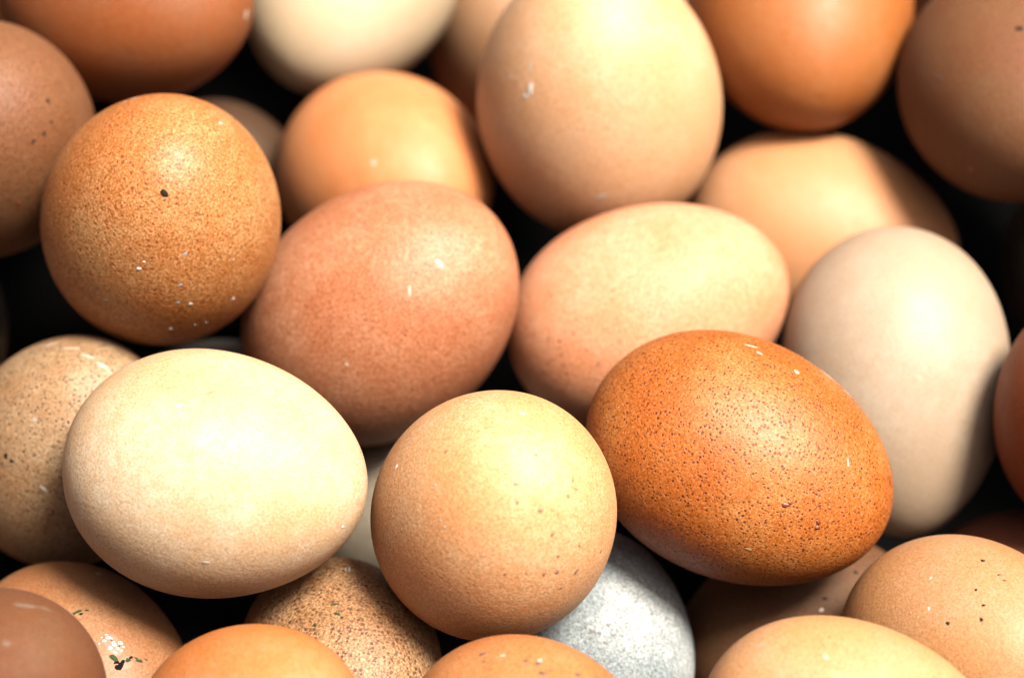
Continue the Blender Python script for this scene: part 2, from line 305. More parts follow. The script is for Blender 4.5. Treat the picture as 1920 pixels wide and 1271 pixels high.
    ('S', [-0.00337, 0.0133, 0.01423], [0.67, 0.702, -0.242], 0.000592, 0.000395, 'pale', 1),
    ('T', [0.01962, 0.00975, 0.00479], [0.508, 0.401, -0.763], 0.002714, 0.000814, 'smear', 1),
    ('T', [0.02325, 0.00057, 0.00617], [0.452, 0.263, -0.853], 0.000804, 0.000625, 'smear', 1),
    ('T', [0.01963, 0.01075, 0.00148], [0.418, 0.19, -0.888], 0.001269, 0.000544, 'smear', 1),
    ('V', [0.00684, 0.00028, 0.01681], [0.518, 0.631, -0.578], 0.000668, 0.000382, 'green', 1),
    ('V', [0.00791, 0.00077, 0.01645], [0.345, 0.92, -0.185], 0.000381, 0.000286, 'green', 0),
    ('V', [0.0069, -0.00413, 0.01628], [-0.017, 0.918, 0.396], 0.000477, 0.000381, 'green', 1),
    ('V', [0.00464, 0.00071, 0.01737], [0.264, 0.964, -0.037], 0.000861, 0.000287, 'green', 1),
    ('V', [-0.00476, 0.00643, 0.0169], [0.306, 0.946, -0.111], 0.000291, 0.001165, 'pale', 1),
    ('V', [-0.00485, 0.00578, 0.01713], [0.08, 0.963, 0.258], 0.000194, 0.000777, 'pale', 1),
    ('V', [0.00132, -0.00392, 0.01753], [0.345, 0.92, -0.185], 0.000672, 0.000384, 'tan', 1),
    ('W', [-0.00341, 0.00486, 0.01813], [0.68, 0.615, -0.399], 0.000723, 0.000452, 'spotdark', 1),
    ('W', [-0.0015, 0.0033, 0.01849], [0.691, 0.556, -0.462], 0.00045, 0.00027, 'spotdark', 1),
    ('W', [0.00494, 0.00653, 0.01671], [0.585, 0.802, -0.122], 0.000627, 0.000358, 'spotdark', 1),
    ('W', [0.00692, 0.00707, 0.01591], [0.664, 0.67, -0.333], 0.000716, 0.000447, 'spotdark', 1),
    ('W', [0.00648, 0.00791, 0.01566], [0.585, 0.802, -0.122], 0.000448, 0.000269, 'white', 1),
    ('W', [0.00899, 0.0055, 0.0158], [0.698, 0.425, -0.577], 0.000803, 0.000446, 'spotdark', 1),
    ('W', [0.00741, 0.01606, 0.00634], [0.585, 0.802, -0.122], 0.000364, 0.000819, 'spotdark', 1),
    ('W', [0.00948, 0.00684, 0.01506], [0.664, 0.67, -0.333], 0.000446, 0.000268, 'spotdark', 1),
    ('W', [0.01252, 0.00903, 0.01223], [0.698, 0.425, -0.577], 0.000715, 0.000447, 'spotdark', 1),
    ('W', [0.00048, 0.00584, 0.01772], [0.691, 0.556, -0.462], 0.00054, 0.00027, 'pale', 1),
    ('W', [-0.0005, 0.00466, 0.01814], [0.691, 0.556, -0.462], 0.00054, 0.00027, 'spot', 1),
    ('W', [0.01358, 0.01121, 0.00942], [0.691, 0.556, -0.462], 0.000448, 0.000359, 'spotdark', 1),
    ('X', [0.00701, -0.00375, 0.01623], [0.42, 0.906, -0.048], 0.000585, 0.00039, 'ash', 1),
    ('X', [0.00798, -0.00271, 0.01613], [0.42, 0.906, -0.048], 0.000488, 0.00039, 'ash', 1),
    ('X', [0.00586, -0.00448, 0.01639], [0.42, 0.906, -0.048], 0.00039, 0.00039, 'ash', 0),
    ('X', [0.00736, -0.00067, 0.01654], [0.42, 0.906, -0.048], 0.00039, 0.00039, 'ash', 0),
    ('X', [0.0099, -0.00247, 0.01542], [0.42, 0.906, -0.048], 0.00039, 0.000292, 'ash', 0),
    ('X', [0.00798, -0.00445, 0.01573], [0.42, 0.906, -0.048], 0.00039, 0.000293, 'ash', 0),
    ('X', [0.0093, -0.00045, 0.01586], [0.42, 0.906, -0.048], 0.00039, 0.000293, 'ash', 0),
    ('X', [0.01224, 0.00014, 0.01454], [0.42, 0.906, -0.048], 0.00039, 0.000292, 'ash', 0),
    ('X', [0.00428, -0.00512, 0.01661], [0.42, 0.906, -0.048], 0.000391, 0.000293, 'ash', 0),
    ('Z', [0.00708, 0.00681, 0.01681], [0.544, 0.82, -0.177], 0.000474, 0.000379, 'dark', 1),
    ('Z', [0.01148, 0.00553, 0.01557], [0.596, 0.222, -0.771], 0.000471, 0.000283, 'brown', 1),
    ('Z', [0.01279, 0.00498, 0.01511], [0.621, 0.634, -0.46], 0.000377, 0.000282, 'brown', 0),
    ('Z', [0.01066, 0.00018, 0.01688], [0.621, 0.634, -0.46], 0.000281, 0.000281, 'dark', 0),
    ('Z', [0.01323, -0.00172, 0.01559], [0.621, 0.634, -0.46], 0.000374, 0.000281, 'dark', 0),
    ('Z', [0.01411, -0.00412, 0.01465], [0.621, 0.634, -0.46], 0.000373, 0.000373, 'dark', 0),
    ('Z', [0.00934, -0.00743, 0.01572], [0.621, 0.634, -0.46], 0.000374, 0.000374, 'dark', 0),
    ('Z', [0.00503, -0.0066, 0.01746], [0.621, 0.634, -0.46], 0.000282, 0.000376, 'white', 0),
    ('Z', [0.00223, -0.00134, 0.01914], [0.621, 0.634, -0.46], 0.000378, 0.000283, 'pale', 0),
    ('Z', [0.00201, -0.00842, 0.01728], [0.544, 0.82, -0.177], 0.000377, 0.000282, 'tan', 0),
    ('Z', [0.00361, -0.00857, 0.01692], [0.621, 0.634, -0.46], 0.000282, 0.000282, 'tan', 0),
    ('O', [0.01337, -0.01752, 0.00745], [0.178, 0.922, -0.344], 0.000627, 0.000523, 'spotdark', 1),
    ('O', [0.01588, -0.00263, 0.01761], [0.046, 0.998, -0.032], 0.000728, 0.000728, 'dark', 1),
    ('O', [0.0201, -0.01207, -0.00915], [0.046, 0.998, -0.032], 0.000523, 0.000418, 'spot', 1),
    ('G', [-0.00043, 0.00053, 0.02187], [0.068, 0.997, 0.04], 0.000705, 0.000604, 'ghost', 1),
    ('G', [-0.01783, 0.01124, 0.01522], [0.068, 0.997, 0.04], 0.000511, 0.000409, 'ghost', 1),
    ('G', [-0.00357, -0.00714, 0.02082], [0.068, 0.997, 0.04], 0.000403, 0.000403, 'ghost', 0),
    ('K', [0.02419, 0.00885, 0.00703], [0.373, -0.831, 0.414], 0.000608, 0.000405, 'dark', 1),
    ('K', [0.02404, 0.00699, 0.00907], [0.349, -0.901, 0.256], 0.000507, 0.000406, 'dark', 1),
    ('K', [0.02577, 0.00108, 0.00929], [0.373, -0.48, 0.794], 0.000406, 0.000508, 'dark', 1),
    ('K', [0.0242, 0.00469, 0.01026], [0.349, -0.901, 0.256], 0.000406, 0.000305, 'dark', 0),
    ('K', [0.02333, -0.00202, 0.01203], [0.349, -0.901, 0.256], 0.000409, 0.000306, 'brown', 0),
    ('K', [0.02736, 0.00363, 0.00568], [0.349, -0.901, 0.256], 0.000404, 0.000303, 'brown', 0),
    ('K', [0.02501, -0.00706, 0.00755], [0.274, 0.0, 0.962], 0.000511, 0.000511, 'brown', 1),
    ('K', [0.01392, 0.01759, 0.00617], [0.349, -0.901, 0.256], 0.000512, 0.00041, 'brown', 1),
    ('J', [0.02771, 0.00404, -0.00443], [0.144, 0.875, 0.463], 0.000955, 0.000637, 'pale', 1),
    ('BB', [0.01551, -0.00057, 0.01265], [1.0, 0.017, -0.026], 0.000504, 0.000403, 'dark', 1),
    ('BB', [0.00799, -0.00339, 0.01596], [0.867, -0.424, -0.263], 0.000501, 0.000401, 'dark', 1),
    ('BB', [0.00642, -0.00504, 0.01603], [0.985, -0.136, -0.109], 0.0006, 0.0003, 'pale', 1),
    ('BB', [0.01349, -0.00406, 0.01329], [0.984, 0.169, 0.058], 0.000704, 0.000302, 'pale', 1),
    ('AA', [-0.0171, 0.0059, 0.01369], [0.638, 0.695, 0.332], 0.000813, 0.000542, 'ghost', 1),
    ('AA', [-0.00592, 0.00369, 0.01823], [0.859, 0.482, 0.17], 0.000268, 0.000805, 'pale', 1),
    ('I', [0.01972, -0.00811, 0.01125], [0.346, 0.937, -0.054], 0.000636, 0.000424, 'pale', 1),
    ('F', [-0.01913, -0.01372, 0.00944], [0.5, 0.756, 0.423], 0.000275, 0.000244, 'dot', 0),
    ('F', [-0.0219, -0.00367, 0.01395], [0.642, 0.673, 0.367], 0.000367, 0.000234, 'dot', 0),
    ('F', [-0.02442, -0.00568, 0.01011], [0.694, 0.634, 0.341], 0.000235, 0.000256, 'dot', 0),
    ('F', [-0.01821, -0.00992, 0.01412], [0.573, 0.717, 0.397], 0.000345, 0.000182, 'dot', 0),
    ('F', [-0.01458, -0.00826, 0.01725], [0.874, 0.436, 0.215], 0.000313, 0.000293, 'dot', 0),
    ('F', [-0.01611, 0.00056, 0.01842], [0.809, 0.523, 0.27], 0.000274, 0.000274, 'dot', 0),
    ('F', [-0.01473, -0.01088, 0.01565], [0.731, 0.602, 0.321], 0.000273, 0.000172, 'dot', 0),
    ('F', [-0.02106, -0.01205, 0.00921], [0.588, 0.708, 0.391], 0.000275, 0.000214, 'dot', 0),
    ('F', [-0.02095, -0.00935, 0.01207], [0.955, -0.231, -0.184], 0.000264, 0.000295, 'dot', 0),
    ('F', [-0.00466, -0.00453, 0.02093], [0.933, 0.328, 0.148], 0.000323, 0.000181, 'dot', 0),
    ('F', [-0.023, -0.00268, 0.01304], [0.602, 0.7, 0.385], 0.000245, 0.000286, 'dot', 0),
    ('F', [-0.0185, -0.01137, 0.01274], [0.754, 0.58, 0.307], 0.000294, 0.000254, 'dot', 0),
    ('F', [-0.02018, -0.00945, 0.01277], [0.995, -0.054, -0.081], 0.000254, 0.000274, 'dot', 0),
    ('F', [-0.01195, -0.01419, 0.01421], [0.926, 0.342, 0.157], 0.000212, 0.000263, 'dot', 0),
    ('F', [-0.01925, -0.01172, 0.01172], [0.992, -0.084, -0.099], 0.000213, 0.000163, 'dot', 0),
    ('F', [-0.01804, -0.00885, 0.01494], [0.53, 0.741, 0.413], 0.000243, 0.000223, 'dot', 0),
    ('F', [-0.0207, -0.01358, 0.00744], [0.898, 0.396, 0.19], 0.000388, 0.000214, 'dot', 0),
    ('F', [-0.0225, -0.0097, 0.00985], [0.559, 0.725, 0.402], 0.000296, 0.000255, 'dot', 0),
    ('F', [-0.01758, -0.0079, 0.01577], [0.97, 0.229, 0.088], 0.000385, 0.000274, 'dot', 0),
    ('F', [-0.01849, -0.01265, 0.01148], [0.642, 0.673, 0.367], 0.000386, 0.000234, 'dot', 0),
    ('F', [-0.01327, -0.01178, 0.01573], [0.998, -0.024, -0.063], 0.000273, 0.000242, 'dot', 0),
    ('F', [-0.01225, -0.01453, 0.01373], [0.906, 0.383, 0.182], 0.000283, 0.000263, 'dot', 0),
    ('F', [-0.01948, -0.00625, 0.01517], [0.407, 0.794, 0.451], 0.000294, 0.000244, 'dot', 0),
    ('S', [0.01282, 0.00435, 0.01524], [0.722, -0.012, -0.692], 0.000675, 0.000193, 'green', 1),
    ('S', [0.01392, 0.00437, 0.01464], [0.77, 0.306, -0.56], 0.000578, 0.000193, 'ash', 1),
    ('S', [0.01298, 0.00341, 0.0154], [0.5, 0.866, 0.012], 0.000481, 0.000193, 'ash', 1),
    ('S', [0.01428, 0.0046, 0.01436], [0.006, 0.874, 0.486], 0.000482, 0.000193, 'green', 1),
]


# ------------------------------------------------------------------ materials
def lin(c):
    return tuple(((v / 255 / 12.92) if v / 255 <= 0.04045 else ((v / 255 + 0.055) / 1.055) ** 2.4) for v in c) + (1.0,)

def shell_group():
    g = bpy.data.node_groups.new("eggshell", 'ShaderNodeTree')
    I = g.interface
    def sock(name, typ, dv):
        s = I.new_socket(name=name, in_out='INPUT', socket_type=typ)
        s.default_value = dv
    sock("Shell", 'NodeSocketColor', (0.6, 0.4, 0.2, 1))
    sock("Bloom", 'NodeSocketColor', (0.7, 0.5, 0.3, 1))
    sock("Pore Colour", 'NodeSocketColor', (0.1, 0.03, 0.01, 1))
    sock("Pore Scale", 'NodeSocketFloat', 1200)
    sock("Pore Size", 'NodeSocketFloat', 0.25)
    sock("Pore Amount", 'NodeSocketFloat', 0.5)
    sock("Pore Density", 'NodeSocketFloat', 0.5)
    sock("Grain", 'NodeSocketFloat', 0.3)
    sock("Freckle", 'NodeSocketFloat', 0.1)
    sock("Roughness", 'NodeSocketFloat', 0.45)
    sock("Seed", 'NodeSocketFloat', 0.0)
    I.new_socket(name="BSDF", in_out='OUTPUT', socket_type='NodeSocketShader')
    N, K = g.nodes, g.links
    gi, go = N.new("NodeGroupInput"), N.new("NodeGroupOutput")
    tc = N.new("ShaderNodeTexCoord")
    off = N.new("ShaderNodeVectorMath"); off.operation = 'ADD'
    K.new(tc.outputs["Object"], off.inputs[0]); K.new(gi.outputs["Seed"], off.inputs[1])
    P = off.outputs[0]
    def nz(scale, detail, rough=0.55, vec=None):
        n = N.new("ShaderNodeTexNoise"); n.inputs["Scale"].default_value = scale
        n.inputs["Detail"].default_value = detail; n.inputs["Roughness"].default_value = rough
        K.new(vec or P, n.inputs["Vector"]); return n.outputs["Fac"]
    def mathn(op, a, b=None, clamp=False):
        m = N.new("ShaderNodeMath"); m.operation = op; m.use_clamp = clamp
        for i, v in enumerate((a, b)):
            if v is None: continue
            if isinstance(v, (int, float)): m.inputs[i].default_value = v
            else: K.new(v, m.inputs[i])
        return m.outputs[0]
    def ramp(v, a, b):
        m = N.new("ShaderNodeMapRange"); m.interpolation_type = 'SMOOTHSTEP'
        K.new(v, m.inputs["Value"])
        for nm, x in (("From Min", a), ("From Max", b)):
            if isinstance(x, (int, float)): m.inputs[nm].default_value = x
            else: K.new(x, m.inputs[nm])
        return m.outputs[0]
    def mix(f, a, b):
        m = N.new("ShaderNodeMix"); m.data_type = 'RGBA'
        K.new(f, m.inputs["Factor"]) if not isinstance(f, float) else None
        if isinstance(f, float): m.inputs["Factor"].default_value = f
        K.new(a, m.inputs[6]) if not isinstance(a, tuple) else setattr(m.inputs[6], 'default_value', a)
        K.new(b, m.inputs[7]) if not isinstance(b, tuple) else setattr(m.inputs[7], 'default_value', b)
        return m.outputs[2]
    # the pale bloom lies over the pigment in broad soft clouds with finer mottling inside
    broad = ramp(nz(55, 4), 0.35, 0.68)
    mott = ramp(nz(420, 3, 0.7), 0.30, 0.70)
    c = mix(mathn('MULTIPLY', broad, mathn('ADD', mathn('MULTIPLY', mott, 0.5), 0.35)), gi.outputs["Shell"], gi.outputs["Bloom"])
    # fine grain
    fine = nz(2300, 2, 0.7)
    grain = mathn('MULTIPLY', mathn('SUBTRACT', fine, 0.5), gi.outputs["Grain"])
    hsv = N.new("ShaderNodeHueSaturation"); K.new(c, hsv.inputs["Color"])
    K.new(mathn('ADD', 1.0, mathn("MULTIPLY", grain, 4.2)), hsv.inputs["Value"])
    K.new(mathn('SUBTRACT', 1.0, mathn('MULTIPLY', grain, 0.6)), hsv.inputs["Saturation"])
    c = hsv.outputs[0]
    # pores: a pit per cell, uneven in size, thinning out here and there
    vo = N.new("ShaderNodeTexVoronoi"); vo.feature = 'F1'
    K.new(P, vo.inputs["Vector"]); K.new(gi.outputs["Pore Scale"], vo.inputs["Scale"])
    sep = N.new("ShaderNodeSeparateColor"); K.new(vo.outputs["Color"], sep.inputs[0])
    rad = mathn('MULTIPLY', gi.outputs["Pore Size"], mathn('ADD', 0.35, mathn('MULTIPLY', sep.outputs[0], 1.0)))
    pit = mathn('SUBTRACT', 1.0, ramp(vo.outputs["Distance"], mathn('MULTIPLY', rad, 0.45), mathn('MULTIPLY', rad, 1.25)))
    keep = ramp(nz(140, 3), 0.32, 0.58)
    dens = gi.outputs["Pore Density"]
    some = ramp(sep.outputs[1], mathn('SUBTRACT', 0.85, dens), mathn('SUBTRACT', 1.05, dens))
    pit = mathn('MULTIPLY', pit, mathn('MULTIPLY', mathn('MAXIMUM', mathn('ADD', mathn('MULTIPLY', keep, 0.75), 0.25), mathn('MULTIPLY', dens, 0.9)), some))
    c = mix(mathn('MULTIPLY', pit, gi.outputs["Pore Amount"], True), c, gi.outputs["Pore Colour"])
    # a second, finer crop of pores between the first
    v2 = N.new("ShaderNodeTexVoronoi"); v2.feature = 'F1'
    K.new(P, v2.inputs["Vector"]); K.new(mathn('MULTIPLY', gi.outputs["Pore Scale"], 1.9), v2.inputs["Scale"])
    s2 = N.new("ShaderNodeSeparateColor"); K.new(v2.outputs["Color"], s2.inputs[0])
    r2 = mathn('MULTIPLY', gi.outputs["Pore Size"], mathn('ADD', 0.4, mathn('MULTIPLY', s2.outputs[0], 0.9)))
    pit2 = mathn('SUBTRACT', 1.0, ramp(v2.outputs["Distance"], mathn('MULTIPLY', r2, 0.4), mathn('MULTIPLY', r2, 1.5)))
    c = mix(mathn('MULTIPLY', mathn('MULTIPLY', pit2, mathn('MULTIPLY', gi.outputs["Pore Amount"], dens)), 0.5, True), c, gi.outputs["Pore Colour"])
    # larger sparse freckles
    vf = N.new("ShaderNodeTexVoronoi"); vf.feature = 'F1'
    wob = N.new("ShaderNodeVectorMath"); wob.operation = 'MULTIPLY_ADD'
    nv = N.new("ShaderNodeTexNoise"); nv.inputs["Scale"].default_value = 700; K.new(P, nv.inputs["Vector"])
    K.new(nv.outputs["Color"], wob.inputs[0]); wob.inputs[1].default_value = (0.0009,) * 3; K.new(P, wob.inputs[2])
    K.new(wob.outputs[0], vf.inputs["Vector"]); vf.inputs["Scale"].default_value = 300
    sf = N.new("ShaderNodeSeparateColor"); K.new(vf.outputs["Color"], sf.inputs[0])
    fr = mathn('MULTIPLY', mathn('SUBTRACT', 1.0, ramp(vf.outputs["Distance"], 0.06, 0.17)), ramp(sf.outputs[0], 0.55, 0.75))
    c = mix(mathn('MULTIPLY', fr, gi.outputs["Freckle"], True), c, gi.outputs["Pore Colour"])
    # relief
    h = mathn('SUBTRACT', mathn('MULTIPLY', nz(1100, 3, 0.6), mathn('ADD', 0.25, gi.outputs["Grain"])),
              mathn('MULTIPLY', pit, mathn('MULTIPLY', gi.outputs["Pore Amount"], 0.5)))
    h = mathn('ADD', h, mathn('MULTIPLY', nz(160, 2), 0.5))
    bp = N.new("ShaderNodeBump"); bp.inputs["Strength"].default_value = 0.9; bp.inputs["Distance"].default_value = 0.00016
    K.new(h, bp.inputs["Height"])
    b = N.new("ShaderNodeBsdfPrincipled")
    K.new(c, b.inputs["Base Color"]); K.new(bp.outputs[0], b.inputs["Normal"])
    K.new(mathn('ADD', gi.outputs["Roughness"], mathn('MULTIPLY', mathn('SUBTRACT', mott, 0.5), 0.10)), b.inputs["Roughness"])
    b.inputs["IOR"].default_value = 1.45
    b.inputs["Specular IOR Level"].default_value = 0.32
    b.inputs["Subsurface Weight"].default_value = 0.05
    b.inputs["Subsurface Radius"].default_value = (1.0, 0.35, 0.12)
    b.inputs["Subsurface Scale"].default_value = 0.0025
    K.new(b.outputs[0], go.inputs[0])
    return g

SHELL = shell_group()

def tint(c):
    """Shell pigment: scaled down so less light bounces between eggs and undersides stay dark."""
    return tuple(0.32 * v ** 1.08 for v in lin(c)[:3]) + (1.0,)

def shell(name, col, bloom=None, pore=(70, 30, 12), scale=1200, size=0.22, amount=0.35, density=0.5, grain=0.3, freckle=0.0, rough=0.58):
    m = bpy.data.materials.new(name); m.use_nodes = True
    t = m.node_tree
    t.nodes.remove(t.nodes["Principled BSDF"])
    n = t.nodes.new("ShaderNodeGroup"); n.node_tree = SHELL
    if bloom is None:
        bloom = tuple(min(255, v + (255 - v) * 0.12 + 4) for v in col)
    n.inputs["Shell"].default_value = tint(col)
    n.inputs["Bloom"].default_value = tint(bloom)
    n.inputs["Pore Colour"].default_value = lin(pore)
    n.inputs["Pore Scale"].default_value = scale
    n.inputs["Pore Size"].default_value = size
    n.inputs["Pore Amount"].default_value = amount
    n.inputs["Pore Density"].default_value = density
    n.inputs["Grain"].default_value = grain
    n.inputs["Freckle"].default_value = freckle
    n.inputs["Roughness"].default_value = rough
    n.inputs["Seed"].default_value = random.uniform(0, 3)
    t.links.new(n.outputs[0], t.nodes["Material Output"].inputs["Surface"])
    return m

def matte(name, col, rough=0.7, var=0.25, scale=1500, bump=0.3, spec=0.3):
    m = bpy.data.materials.new(name); m.use_nodes = True
    t = m.node_tree; b = t.nodes["Principled BSDF"]
    tc = t.nodes.new("ShaderNodeTexCoord")
    n = t.nodes.new("ShaderNodeTexNoise"); n.inputs["Scale"].default_value = scale; n.inputs["Detail"].default_value = 4
    t.links.new(tc.outputs["Object"], n.inputs["Vector"])
    r = t.nodes.new("ShaderNodeMix"); r.data_type = 'RGBA'
    l = tuple(0.36 * v for v in lin(col)[:3])
    b.inputs["Specular IOR Level"].default_value = spec
    r.inputs[6].default_value = tuple(v * (1 - var) for v in l[:3]) + (1,)
    r.inputs[7].default_value = tuple(min(0.9, v * (1 + var)) for v in l[:3]) + (1,)
    t.links.new(n.outputs["Fac"], r.inputs["Factor"])
    t.links.new(r.outputs[2], b.inputs["Base Color"])
    b.inputs["Roughness"].default_value = rough
    bp = t.nodes.new("ShaderNodeBump"); bp.inputs["Strength"].default_value = bump; bp.inputs["Distance"].default_value = 0.0001
    t.links.new(n.outputs["Fac"], bp.inputs["Height"]); t.links.new(bp.outputs[0], b.inputs["Normal"])
    return m

random.seed(11)
MARK_MATS = {
    'white': matte("dried_white_dropping", (232, 228, 218), 0.7),
    'pale': matte("pale_chalky_mark", (214, 200, 182), 0.7),
    'grey': matte("grey_chalky_mark", (176, 170, 160), 0.6),
    'spot': matte("grey_brown_pigment", (168, 120, 96), 0.5, 0.35),
    'spotdark': matte("slate_pigment", (92, 78, 78), 0.5, 0.35),
    'ghost': matte("faint_grey_pigment", (196, 172, 142), 0.5, 0.2),
    'dark': matte("dark_dirt", (40, 32, 30), 0.8, spec=0.1),
    'black': matte("black_dirt", (14, 14, 12), 0.85, spec=0.08),
    'brown': matte("brown_shell_wart", (130, 62, 30), 0.45),
    'tan': matte("tan_scuff", (190, 140, 96), 0.6),
    'green': matte("green_dried_muck", (56, 74, 42), 0.8, 0.5, spec=0.1),
    'wet': matte("greyish_white_dropping", (176, 198, 202), 0.6, 0.5, 2600, 0.6),
    'dot': matte("brown_freckle", (112, 58, 32), 0.55, 0.3),
    'ash': matte("ash_grey_pigment", (120, 116, 114), 0.7),
    'stain': matte("dull_brown_stain", (164, 126, 98), 0.6, 0.2),
    'smear': matte("grey_dust_smear", (128, 106, 88), 0.9, 0.2, spec=0.05),
}
MARK_NAMES = {'white': 'dried_dropping', 'pale': 'chalky_scuff', 'grey': 'chalky_scuff', 'spot': 'pigment_spot', 'spotdark': 'pigment_spot',
              'ghost': 'pigment_spot', 'dark': 'dirt_fleck', 'black': 'dirt_fleck', 'brown': 'shell_wart', 'tan': 'chalky_scuff',
              'green': 'muck_fleck', 'smear': 'dust_smear', 'stain': 'stain', 'wet': 'dried_dropping', 'ash': 'pigment_spot', 'dot': 'freckle'}
MARK_RISE = {'white': 0.30, 'pale': 0.06, 'grey': 0.08, 'spot': 0.03, 'spotdark': 0.04, 'ghost': 0.02, 'dark': 0.2, 'black': 0.3,
             'brown': 0.40, 'tan': 0.08, 'green': 0.25, 'smear': 0.015, 'stain': 0.004, 'wet': 0.25, 'ash': 0.03, 'dot': 0.03}

# ------------------------------------------------------------------ egg geometry
def radius_at(x, a, b, k):
    t = max(-1.0, min(1.0, x / a))
    return b * math.sqrt(max(0.0, 1 - t * t)) * (1 - k * t)

def uneven(v, so):
    return 1 + 0.011 * noise.noise(v * 28 + so) + 0.003 * noise.noise(v * 70 + so)

def egg_mesh(name, a, b, k, nt, npn, seed):
    """A turned egg with the slight unevenness of a real shell; the pointed end lies along local +X."""
    vs, fs = [(a, 0, 0)], []
    so = Vector((seed * 3.1, seed * 1.7, seed * 0.9))
    for i in range(1, nt):
        th = math.pi * i / nt
        x = a * math.cos(th)
        r = b * math.sin(th) * (1 - k * math.cos(th))
        for j in range(npn):
            ph = 2 * math.pi * j / npn
            v = Vector((x, r * math.cos(ph), r * math.sin(ph)))
            v *= uneven(v, so)
            vs.append(tuple(v))
    vs.append((-a, 0, 0))
    last = len(vs) - 1
    for j in range(npn):
        fs.append((0, 1 + j, 1 + (j + 1) % npn))
    for i in range(nt - 2):
        p, q = 1 + i * npn, 1 + (i + 1) * npn
        for j in range(npn):
            j2 = (j + 1) % npn
            fs.append((p + j, q + j, q + j2, p + j2))
    p = 1 + (nt - 2) * npn
    for j in range(npn):
        fs.append((p + j, last, p + (j + 1) % npn))
    me = bpy.data.meshes.new(name)
    me.from_pydata(vs, [], fs)
    me.polygons.foreach_set("use_smooth", [True] * len(fs))
    me.update()
    return me

def frame(u):
    u = Vector(u).normalized()
    t = Vector((0, 0, 1)) if abs(u.z) < .9 else Vector((1, 0, 0))
    v = t.cross(u).normalized(); w = u.cross(v)
    return Matrix((u, v, w)).transposed()

def place(o, c, u):
    o.rotation_mode = 'QUATERNION'
    o.location = c
    o.rotation_quaternion = frame(u).to_quaternion()

def tag(o, label, cat, group=None):
    o['label'] = label; o['category'] = cat
    if group: o['group'] = group

